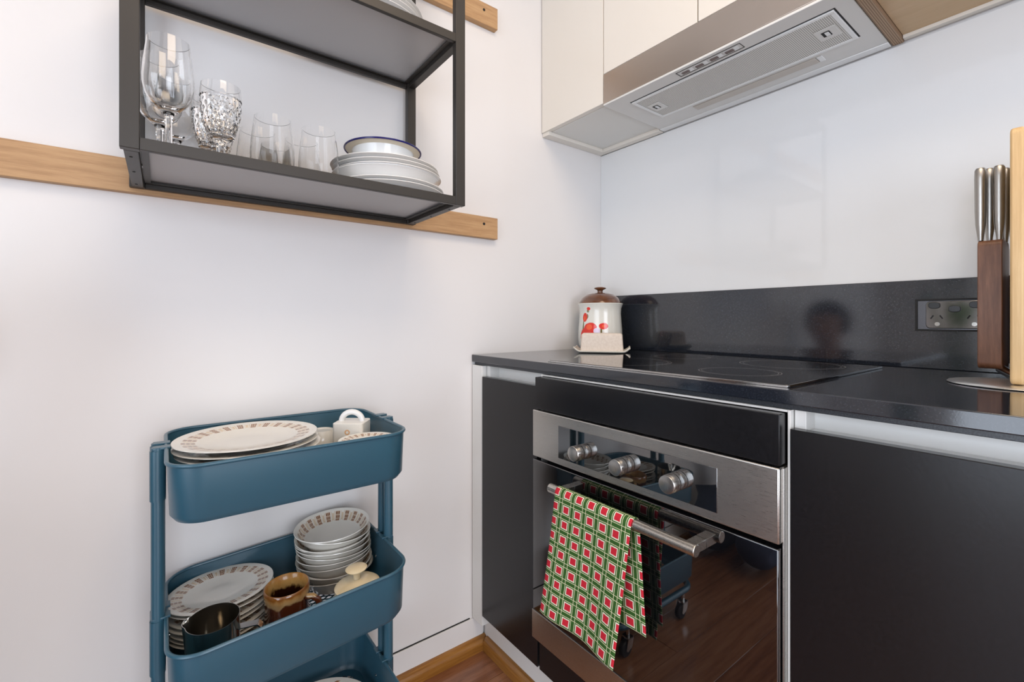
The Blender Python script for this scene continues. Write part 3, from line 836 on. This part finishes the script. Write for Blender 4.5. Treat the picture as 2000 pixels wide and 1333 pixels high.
# square-faced cup lying on its side with the handle up
o = local('coffee_cup', (.165,-1.030,T1Z+.0182), 'white cup with orange ring print standing on saucers in the top tray', 'cup', 'cups in the top tray', (0,0,math.radians(-38)))
B().prism(rrect(-.030,.030,-.034,.034,.007,5), .0005,.078).build('body', 'orange_print', o, .002)
B().tube([(0,-.024*math.cos(PI*i/14), .076+.022*math.sin(PI*i/14)) for i in range(15)], .0065, 12).build('handle', 'white_porcelain', o)
o2 = local('coffee_cup', (.075,-1.000,T1Z+.0003), 'white cup tucked behind the cup with orange ring print', 'cup', 'cups in the top tray', (0,0,math.radians(20)))
cup_mesh(B(), .034, .066).build('bowl', 'white_porcelain', o2, sharp=60); handle(B(), .034, .016, .056, .02, .0045).build('handle', 'white_porcelain', o2)
sm2 = plate_mesh(.060, .013, 'saucer', 'plate_decor', .003)
for k in range(3):
    o = bpy.data.objects.new('saucer', sm2); COL.objects.link(o); o.location = (.165,-1.030,T1Z+.0003+.0056*k)
    tag(o, 'small patterned saucer under the ring print cup, %s of three' % ('lowest','middle','uppermost')[k], 'saucer', 'saucers in the top tray')
o = bpy.data.objects.new('saucer', sm2); COL.objects.link(o); o.location = (.262,-1.070,T1Z+.0485); o.rotation_euler = (0,0,.4)
tag(o, 'small patterned saucer balanced on an upturned cup in front', 'saucer')
o = bpy.data.objects.new('saucer', sm2); COL.objects.link(o); o.location = (.266,-1.029,T1Z+.0618); o.rotation_euler = (0,0,2.4)
tag(o, 'small patterned saucer at the right end of the top tray', 'saucer')
cup((.262,-1.070,T1Z+.0482), 'small cream cup turned upside down beneath a saucer in the top tray', (PI,0,-2.2), .036, .048, 'cream_porcelain')

# middle tray
rt = (math.atan(T2S),0,0)
pm3 = plate_mesh(.0955, .014, 'side_plate', 'plate_decor', .003)
stack('side_plate', pm3, .1095, -1.2740, t2z(-1.274), .0098, 8, 'plate', 'patterned side plates in the middle tray', 'cream patterned side plate in the middle tray, %s of its stack', rt)
bm3 = bowl_mesh(.0830, .036, 'cereal_bowl', 'bowl_decor', .66)
stack('cereal_bowl', bm3, .1050, -1.0490, t2z(-1.049), .0101, 11, 'bowl', 'patterned bowls in the middle tray', 'cream bowl with patterned inside in the middle tray, %s of its stack', rt, .001)

mg = local('stoneware_mug', (.2080,-1.1720,t2z(-1.172)), 'brown stoneware mug with honey drip glaze in the middle tray', 'mug', None, (rt[0],0,math.radians(48)))
R, h = .0405, .092
B().lathe([(.0001,.003),(R*.8,.003),(R*.82,0),(R*.92,0),(R*1.02,.012),(R*1.05,.03),(R*1.0,.055),(R*1.02,.075),(R*1.04,h),(R*.99,h+.0015)], 44, cap=False).build('body', 'drip_glaze', mg, sharp=60, flip=False)
B().lathe([(R*.99,h+.0015),(R*.93,h),(R*.90,.07),(R*.88,.05),(R*.9,.03),(R*.86,.012),(.0001,.008)], 44, cap=False).build('inside', 'mug_inside', mg, sharp=60, flip=False)
B().tube([(R+.0,0,.070),(R+.013,0,.072),(R+.024,0,.066),(R+.029,0,.052),(R+.026,0,.036),(R+.014,0,.024),(R,0,.022)], .0062, 12).build('handle', 'drip_glaze', mg)

jg = local('milk_jug', (.2590,-1.3020,t2z(-1.302)), 'small stainless steel milk jug in the middle tray', 'jug', None, (rt[0],0,math.radians(70)))
R, h = .0405, .112
def spout(i, k, r):
    a = 2*PI*i/48
    if k in (3,4,5,6,7): 
        d = math.cos(a-PI); 
        if d > .93: return r*(1+.14*(d-.93)/.07*(1 if k in (4,5,6) else .3))
    return r
B().lathe([(.0001,0),(R*.94,0),(R,.004),(R,.060),(R*1.0,h-.006),(R*1.01,h),(R*.985,h),(R*.975,h-.006),(R*.975,.006),(.0001,.0025)], 48, rad=spout).build('body', 'jug_steel', jg, sharp=50)
hb_ = B()
ps = [(R,0,.088),(R+.030,0,.090),(R+.036,0,.083),(R+.035,0,.040),(R+.024,0,.030)]
for i in range(len(ps)-1):
    p, q = Vector(ps[i]), Vector(ps[i+1]); d = (q-p).normalized(); nrm = Vector((-d.z,0,d.x))*.0009
    w_ = .0075
    hb_.add([(p+nrm)+Vector((0,w_,0)),(p+nrm)-Vector((0,w_,0)),(q+nrm)-Vector((0,w_,0)),(q+nrm)+Vector((0,w_,0)),(p-nrm)+Vector((0,w_,0)),(p-nrm)-Vector((0,w_,0)),(q-nrm)-Vector((0,w_,0)),(q-nrm)+Vector((0,w_,0))],
            [(0,1,2,3),(7,6,5,4),(0,4,5,1),(1,5,6,2),(2,6,7,3),(3,7,4,0)])
hb_.build('handle', 'polished_steel', jg)

sp_ = local('sugar_pot', (.2735,-1.0500,t2z(-1.050)), 'squat cream sugar pot with knobbed lid in the middle tray', 'sugar pot', None, rt)
B().lathe([(q[0]*1.13, q[1]*1.32) for q in [(.0001,0),(.030,0),(.036,.006),(.0425,.024),(.0430,.034),(.0400,.046),(.0385,.052),(.0360,.052),(.037,.046),(.039,.034),(.033,.010),(.0001,.006)]], 44).build('pot', 'cream_glaze', sp_, sharp=60)
ld = B().lathe([(q[0]*1.13, q[1]*1.32) for q in [(.0001,.0525),(.0390,.0525),(.0395,.0545),(.034,.0580),(.020,.0615),(.0075,.0640),(.0001,.0640)]], 44).build('lid', 'cream_glaze', sp_, sharp=60)
B().lathe([(q[0]*1.13, q[1]*1.32) for q in [(.0001,.0642),(.0065,.0642),(.0062,.0700),(.0100,.0760),(.0185,.0790),(.0190,.0805),(.0150,.0825),(.0001,.0830)]], 36).build('knob', 'cream_glaze', ld, sharp=60)

# bottom tray: a few plates
m = mk('swirl_decor', (.74,.70,.62), .15, Coat_Weight=.3); u, v, _ = m.xyz('UV')
q = (u*9+v*2.2).fract(); m.set('Base Color', m.mix(q.within(.3,.42)*v.within(.45,.92), (.74,.70,.62), (.30,.12,.04)))
bt3 = plate_mesh(.115, .018, 'serving_plate', 'swirl_decor', .0032)
stack('serving_plate', bt3, .185, -1.105, T3Z, .0100, 3, 'plate', 'plates in the bottom tray', 'swirl patterned plate in the bottom tray, %s of three', (0,0,0))

# ------------------------------------------------------------------ on the benchtop
cn = local('ceramic_canister', (.1060,-.1300,.9269), 'cream canister painted with red poppies and a brown wooden lid', 'canister')
H = .166
pr = [(.0001,.001,0),(.052,.001,0),(.055,0,0),(.066,.006,.04),(.0725,.022,.13),(.0745,.045,.27),(.0735,.075,.45),(.0710,.105,.63),(.0695,.130,.78),(.0705,.148,.89),(.0745,.160,.96),(.0765,.165,.99),(.0745,.1665,1.0),(.0715,.163,1.0),(.067,.145,1.0),(.067,.02,1.0),(.0001,.012,1.0)]
b = B().lathe([(p[0],p[1]) for p in pr], 64, uvv=[p[2] for p in pr])
o = b.build('pot', 'poppy_glaze', cn, sharp=60)
o.rotation_euler = (0,0,math.radians(-250))
cn.scale = (1.05,1.05,1.0)
ld = B().lathe([(.0001,.1635),(.0665,.1635),(.0705,.1672),(.0690,.1710),(.0600,.1860),(.0450,.1980),(.0280,.2030),(.0110,.2045),(.0001,.2045)], 56).build('lid', 'lid_wood', cn, sharp=50)
B().lathe([(.0001,.2047),(.0100,.2047),(.0085,.2100),(.0105,.2145),(.0195,.2185),(.0205,.2205),(.0180,.2235),(.0100,.2255),(.0001,.2258)], 40).build('knob', 'lid_wood', ld, sharp=60)

a = math.radians(38.5)
bd = local('butter_dish', (.1935,-.2180,.9268), 'oatmeal coloured butter dish with domed cover and curled tray', 'butter dish', None, (0,0,a))
L, W2 = .088, .046
def dishtray(u, v):
    x = -L+2*L*u; y = -W2+2*W2*v
    e = max(0, abs(x)-(L-.022))/.022
    return (x, y*(1-.10*e*e), .0048+.013*e*e + .004*max(0,(abs(y)-W2*.72)/(W2*.28))**2)
o = B().grid(dishtray, 30, 12).build('tray', 'dish_tray', bd, flip=False)
s_ = o.modifiers.new('thickness', 'SOLIDIFY'); s_.thickness = .004; s_.offset = -1
B().tube([(-L,-W2*.86,.0165),(-L,0,.0168),(-L,W2*.86,.0165)], .0028, 10).build('curl', 'dish_tray', bd)
B().tube([(L,-W2*.86,.0165),(L,0,.0168),(L,W2*.86,.0165)], .0028, 10).build('curl', 'dish_tray', bd)
b = B(); lo = rrect(-.0690,.0690,-.0330,.0330,.006,4); hi = rrect(-.0655,.0655,-.0285,.0285,.006,4); n = len(lo)
hi2 = rrect(-.0600,.0600,-.0230,.0230,.005,4)
b.add([(p[0],p[1],.0045) for p in lo]+[(p[0],p[1],.0600) for p in hi]+[(p[0],p[1],.0645) for p in hi2],
      [(i,(i+1)%n,n+(i+1)%n,n+i) for i in range(n)]+[(n+i,n+(i+1)%n,2*n+(i+1)%n,2*n+i) for i in range(n)]+[tuple(range(2*n,3*n)), tuple(reversed(range(n)))])
b.build('cover', 'oat_glaze', bd, .0025, 50)

# knife block on its round steel stand
kx0, kx1, ky0, ky1, kz0, kz1 = 1.0635, 1.0960, -.1500, -.0600, .9440, 1.1850
kbk = thing('knife_block', (1.08,-.14,.9268), 'slim walnut knife block on a round steel stand', 'knife block')
pf = rrect(ky0,ky1,kz0,kz1,.012,6)
blk = B().prism(pf, kx0, kx1, 'x').build('block', 'walnut', kbk, .0012)
st = B().lathe([(.0001,0),(.0900,0),(.0915,.0012),(.0900,.0028),(.0500,.0036),(.0001,.0040)], 64, c=(1.1290,-.2450,.9269)).build('stand_base', 'galvanised', kbk, sharp=60)
B().tube([(1.128,-.215,.9300),(1.120,-.185,.9330),(1.105,-.150,.9380),(1.092,-.125,.9436)], [.010,.009,.008,.008], 14).build('stand_neck', 'polished_steel', kbk)
def knife(y, x, z0, h, label, lean=0):
    k = local('kitchen_knife', (x,y,z0), label, 'knife', 'steel knives in the walnut block')
    pr = [(0,.0045),(.012,.0058),(.030,.0082),(.055,.0092),(h-.02,.0098),(h-.004,.0094),(h,.0075)]
    n = 16; vs = []; fs = []
    for zz, r in pr:
        for i in range(n):
            a = 2*PI*i/n; ca, sa = math.cos(a), math.sin(a)
            vs.append((r*.86*math.copysign(abs(ca)**.7,ca)+lean*zz, r*1.25*math.copysign(abs(sa)**.7,sa), zz))
    for j in range(len(pr)-1):
        for i in range(n): fs.append((j*n+i, j*n+(i+1)%n, (j+1)*n+(i+1)%n, (j+1)*n+i))
    fs += [tuple(reversed(range(n))), tuple((len(pr)-1)*n+i for i in range(n))]
    B().add(vs, fs).build('handle', 'knife_steel', k, sharp=50)
    return k
knife(-.1380, 1.0665, kz1+.0003, .137, 'steel-handled knife at the front left corner of the walnut block')
knife(-.1330, 1.0905, kz1+.0003, .137, 'steel-handled knife at the front right corner of the walnut block')
knife(-.1050, 1.0745, kz1+.0003, .141, 'steel-handled knife in the middle of the walnut block')
knife(-.0800, 1.0925, kz1+.0003, .142, 'steel-handled knife at the rear right of the walnut block')
knife(-.0560, 1.1020, kz1-.004, .126, 'shorter steel-handled knife resting behind the walnut block, partly hidden by the board')

cb = thing('chopping_board', (1.13,-.22,.931), 'pale bamboo chopping board standing upright on edge at right', 'chopping board')
B().prism(rrect(-.2950,-.045,.9315,1.3440,.012,6), 1.1190, 1.1345, 'x').build('board', 'bamboo', cb, .003)

# ------------------------------------------------------------------ behind the camera, seen only in the reflections
pn = local('potted_monstera', (.62,-2.62,.0), 'tall potted monstera plant in a pale pot by the glazed door', 'plant')
m = mk('leaf_green', (.035,.10,.025), .35); g = m.noise(8); m.set('Base Color', m.ramp(g, [(.3,(.022,.07,.018)),(.7,(.05,.135,.035))]))
mk('stem_green', (.09,.14,.04), .5); mk('soil', (.03,.02,.013), .9); mk('pot_clay', (.62,.58,.52), .6)
B().lathe([(.0001,0),(.13,0),(.16,.20),(.175,.36),(.18,.37),(.165,.37),(.15,.33),(.0001,.32)], 40).build('pot', 'pot_clay', pn, sharp=60)
B().lathe([(.0001,.325),(.148,.325),(.148,.335),(.0001,.34)], 32).build('soil', 'soil', pn)
def leaf_outline():
    pts = []
    for i in range(41):
        t = -1+2*i/40; a = t*PI
        rr = .5*(1+math.cos(a))*.55+.45*(1-abs(t)**3)
        rr = .16+.84*max(0,(1-abs(t)**2.2))
        if abs(t) < .82 and int(abs(t)*9.5) % 2 == 1 and abs(t) > .1: rr *= .62
        pts.append((rr*math.cos(a)*.62, rr*math.sin(a)*.52))
    return pts
lo_ = leaf_outline()
leaves = [(-.10,.10,1.62,.20,20,40),(.08,.04,1.78,.19,70,30),(.16,.10,1.45,.20,-20,50),(-.02,.14,1.36,.17,-70,45),(-.20,.02,1.42,.18,140,40),(.02,-.10,1.66,.18,-140,35),(.20,-.06,1.25,.19,-60,55),(-.16,-.10,1.20,.18,200,55),(.05,.20,1.10,.17,90,60)]
for (x,y,z,sz,az,tl) in leaves:
    B().tube([(x*.08,y*.08,.33),(x*.35,y*.35,.33+(z-.33)*.6),(x,y,z)], [.008,.006,.004], 8).build('stem', 'stem_green', pn)
    vs = [(0,0,0)]+[(p[0]*sz, p[1]*sz, -.25*sz*(p[0]*p[0]+p[1]*p[1])) for p in lo_]
    n = len(lo_); b = B().add(vs, [(0,1+i,1+(i+1)%n) for i in range(n)])
    M_ = Matrix.Rotation(math.radians(az),4,'Z') @ Matrix.Rotation(math.radians(tl),4,'Y')
    b.v = [tuple(Vector((x,y,z)) + (M_ @ Vector(v))) for v in b.v]
    o = b.build('leaf', 'leaf_green', pn, flip=False); t_ = o.modifiers.new('thickness', 'SOLIDIFY'); t_.thickness = .0012

# kneeling photographer
PO = Vector((.235,-2.0,0))
mk('dark_cloth', (.020,.020,.026), .85); mk('denim', (.022,.030,.060), .85); mk('skin', (.46,.26,.18), .5); mk('hair', (.014,.010,.008), .65); mk('shoe', (.03,.03,.03), .6); mk('eye_white', (.7,.7,.68), .3); mk('iris', (.03,.015,.01), .2); mk('lip', (.36,.13,.11), .5)
pe = local('person', tuple(PO), 'kneeling person in dark clothes with thick dark hair behind the trolley', 'person')
def skin(name, mats, pts, edges, radii, root, sub=2, classify=None, parent=None):
    """grow a surface over a skeleton, then keep it as a plain mesh"""
    me = bpy.data.meshes.new(name); me.from_pydata([tuple(p) for p in pts], edges, [])
    o = bpy.data.objects.new(name, me); COL.objects.link(o)
    o.modifiers.new('skin', 'SKIN').use_smooth_shade = True
    if not me.skin_vertices:
        bm = bmesh.new(); bm.from_mesh(me); bm.verts.layers.skin.verify(); bm.to_mesh(me); bm.free()
    for k, rd in enumerate(radii):
        v = me.skin_vertices[0].data[k]; v.radius = rd if isinstance(rd, tuple) else (rd, rd); v.use_root = (k == root)
    sd = o.modifiers.new('smooth', 'SUBSURF'); sd.levels = sub; sd.render_levels = sub
    dg = bpy.context.evaluated_depsgraph_get(); dg.update()
    new = bpy.data.meshes.new_from_object(o.evaluated_get(dg)); bpy.data.objects.remove(o); bpy.data.meshes.remove(me)
    new.name = name; new.materials.clear()
    for mt in mats: new.materials.append(MAT[mt])
    for p in new.polygons:
        p.use_smooth = True; p.material_index = classify(p.center) if classify else 0
    o = bpy.data.objects.new(name, new); COL.objects.link(o); o.parent = parent or pe
    return o
P = [(0,-.05,.245),(0,-.01,.37),(0,.055,.50),(0,.125,.62),(-.004,.175,.72),(-.012,.215,.805),(-.020,.232,.862),(-.026,.276,.922),(-.028,.282,.99),(-.028,.280,1.055),(-.028,.278,1.085),
     (-.135,.150,.735),(-.165,.130,.60),(-.172,.060,.475),(-.168,.0,.385),(-.155,-.040,.335),
     (.135,.150,.735),(.175,.130,.60),(.180,.060,.475),(.172,.0,.385),(.160,-.040,.335),
     (-.085,-.03,.215),(-.095,.13,.205),(-.100,.30,.125),(-.095,.20,.060),(-.085,-.10,.055),
     (.085,-.03,.215),(.105,.13,.205),(.120,.30,.125),(.110,.20,.060),(.095,-.10,.055)]
Ed = [(0,1),(1,2),(2,3),(3,4),(4,5),(5,6),(6,7),(7,8),(8,9),(9,10),(4,11),(11,12),(12,13),(13,14),(14,15),(4,16),(16,17),(17,18),(18,19),(19,20),
      (0,21),(21,22),(22,23),(23,24),(24,25),(0,26),(26,27),(27,28),(28,29),(29,30)]
Rd = [(.150,.125),(.145,.110),(.150,.112),(.160,.115),(.150,.100),.062,.052,(.070,.084),(.088,.104),(.084,.100),(.05,.06),
      .066,.054,.046,.038,.028,.066,.054,.046,.038,.028,
      .098,.088,.068,.058,.046,.098,.088,.068,.058,.046]
PV = [Vector(p) for p in P]
CL = {}
for k, (a_, b_) in enumerate(Ed):
    CL[k] = 2 if k >= 20 else (0 if k in (5,6,7,8,9) else 1)
CL[4] = 1; CL[14] = 0; CL[19] = 0
def region(c):
    best = None
    for k, (a_, b_) in enumerate(Ed):
        d = PV[b_]-PV[a_]; t = max(0, min(1, (c-PV[a_]).dot(d)/d.length_squared)); q = (c-(PV[a_]+d*t)).length
        q -= .5*((Rd[a_][0] if isinstance(Rd[a_], tuple) else Rd[a_])+(Rd[b_][0] if isinstance(Rd[b_], tuple) else Rd[b_]))
        if best is None or q < best[0]: best = (q, k, t)
    k = best[1]
    if k == 0 and best[2] < .55: return 2
    if k in (14, 19) and best[2] < .35: return 1
    return CL[k]
body = skin('body', ['skin','dark_cloth','denim'], P, Ed, Rd, 0, 2, region)
for wx, s_ in ((15,1),(20,-1)):
    w_ = Vector(P[wx]); fw = Vector((0,-.45,-.89))
    skin('hand', ['skin'], [w_-fw*.012, w_+fw*.030, w_+fw*.066], [(0,1),(1,2)], [.026,(.036,.020),(.038,.017)], 0, 2)
    for k in range(5):
        if k < 4:
            off = (-.028+.0187*k)*s_; L_ = (.056,.070,.066,.050)[k]
            b0 = w_+fw*.060+Vector((off,0,.002)); b1 = b0+fw*L_*.45+Vector((0,0,.004)); b2 = b1+Vector((0,-.15,-.98))*L_*.32; b3 = b2+Vector((0,.12,-.98))*L_*.22
        else:
            b0 = w_+fw*.020+Vector((.026*s_,0,0)); b1 = b0+fw*.022+Vector((.020*s_,0,0)); b2 = b1+fw*.022+Vector((.006*s_,0,-.004)); b3 = b2+fw*.012+Vector((0,0,-.006))
        skin('finger', ['skin'], [b0,b1,b2,b3], [(0,1),(1,2),(2,3)], [.0098,.0092,.0085,.0070], 0, 1)
H0 = Vector((-.028,.275,1.005))
vs = []; fs = []; n1, n2 = 64, 32
for j in range(n2+1):
    ph = PI*j/n2
    for i in range(n1):
        th = 2*PI*i/n1; d = Vector((math.sin(ph)*math.cos(th), math.sin(ph)*math.sin(th), math.cos(ph)))
        rr = .124+.007*math.sin(th*13+j*1.7)*math.sin(ph*17+i*.6)
        # open towards the face
        f_ = (d.y-.22)/.25; g_ = (.50-d.z)/.2
        k_ = max(0, min(1, f_))*max(0, min(1, g_))
        rr = rr*(1-k_)+.055*k_
        if d.z < -.55: rr *= max(.45, 1-(-.55-d.z)*1.2)
        vs.append(tuple(H0+Vector((d.x*rr*.93, d.y*rr*.98-.012, d.z*rr*.98+.018))))
for j in range(n2):
    for i in range(n1): fs.append((j*n1+i, j*n1+(i+1)%n1, (j+1)*n1+(i+1)%n1, (j+1)*n1+i))
B().add(vs, fs).build('hair', 'hair', pe, sharp=80, weld=True)
def ell(name, mat, c, rx, ry, rz, parent=None):
    b = B().lathe([(math.sin(PI*k/10)+1e-5, -math.cos(PI*k/10)) for k in range(11)], 18, cap=False)
    b.v = [(c[0]+v[0]*rx, c[1]+v[1]*ry, c[2]+v[2]*rz) for v in b.v]; return b.build(name, mat, parent or pe, sharp=80)
FY = max(v.co.y for v in body.data.vertices if abs(v.co.z-H0.z) < .03 and abs(v.co.x-H0.x) < .03)-H0.y
ell('nose', 'skin', H0+Vector((0,FY+.002,-.020)), .013,.017,.022)
for sx in (-1,1):
    e_ = ell('eye', 'eye_white', H0+Vector((.030*sx,FY-.010,.006)), .013,.009,.0075)
    ell('iris', 'iris', H0+Vector((.030*sx,FY-.003,.006)), .005,.0035,.005, e_)
    ell('eyebrow', 'hair', H0+Vector((.031*sx,FY-.006,.024)), .017,.006,.004)
    ell('ear', 'skin', H0+Vector((.078*sx,-.005,-.005)), .010,.020,.030)
ell('mouth', 'lip', H0+Vector((0,FY-.008,-.056)), .023,.008,.007)
for ax in (25,30):
    w_ = Vector(P[ax])
    skin('shoe', ['shoe'], [(w_.x,w_.y+.03,.058),(w_.x,w_.y-.04,.055),(w_.x,w_.y-.11,.045),(w_.x,w_.y-.18,.036)], [(0,1),(1,2),(2,3)], [.046,.050,.044,.030], 1)

for o in bpy.data.objects:
    if '_w' in o: del o['_w']
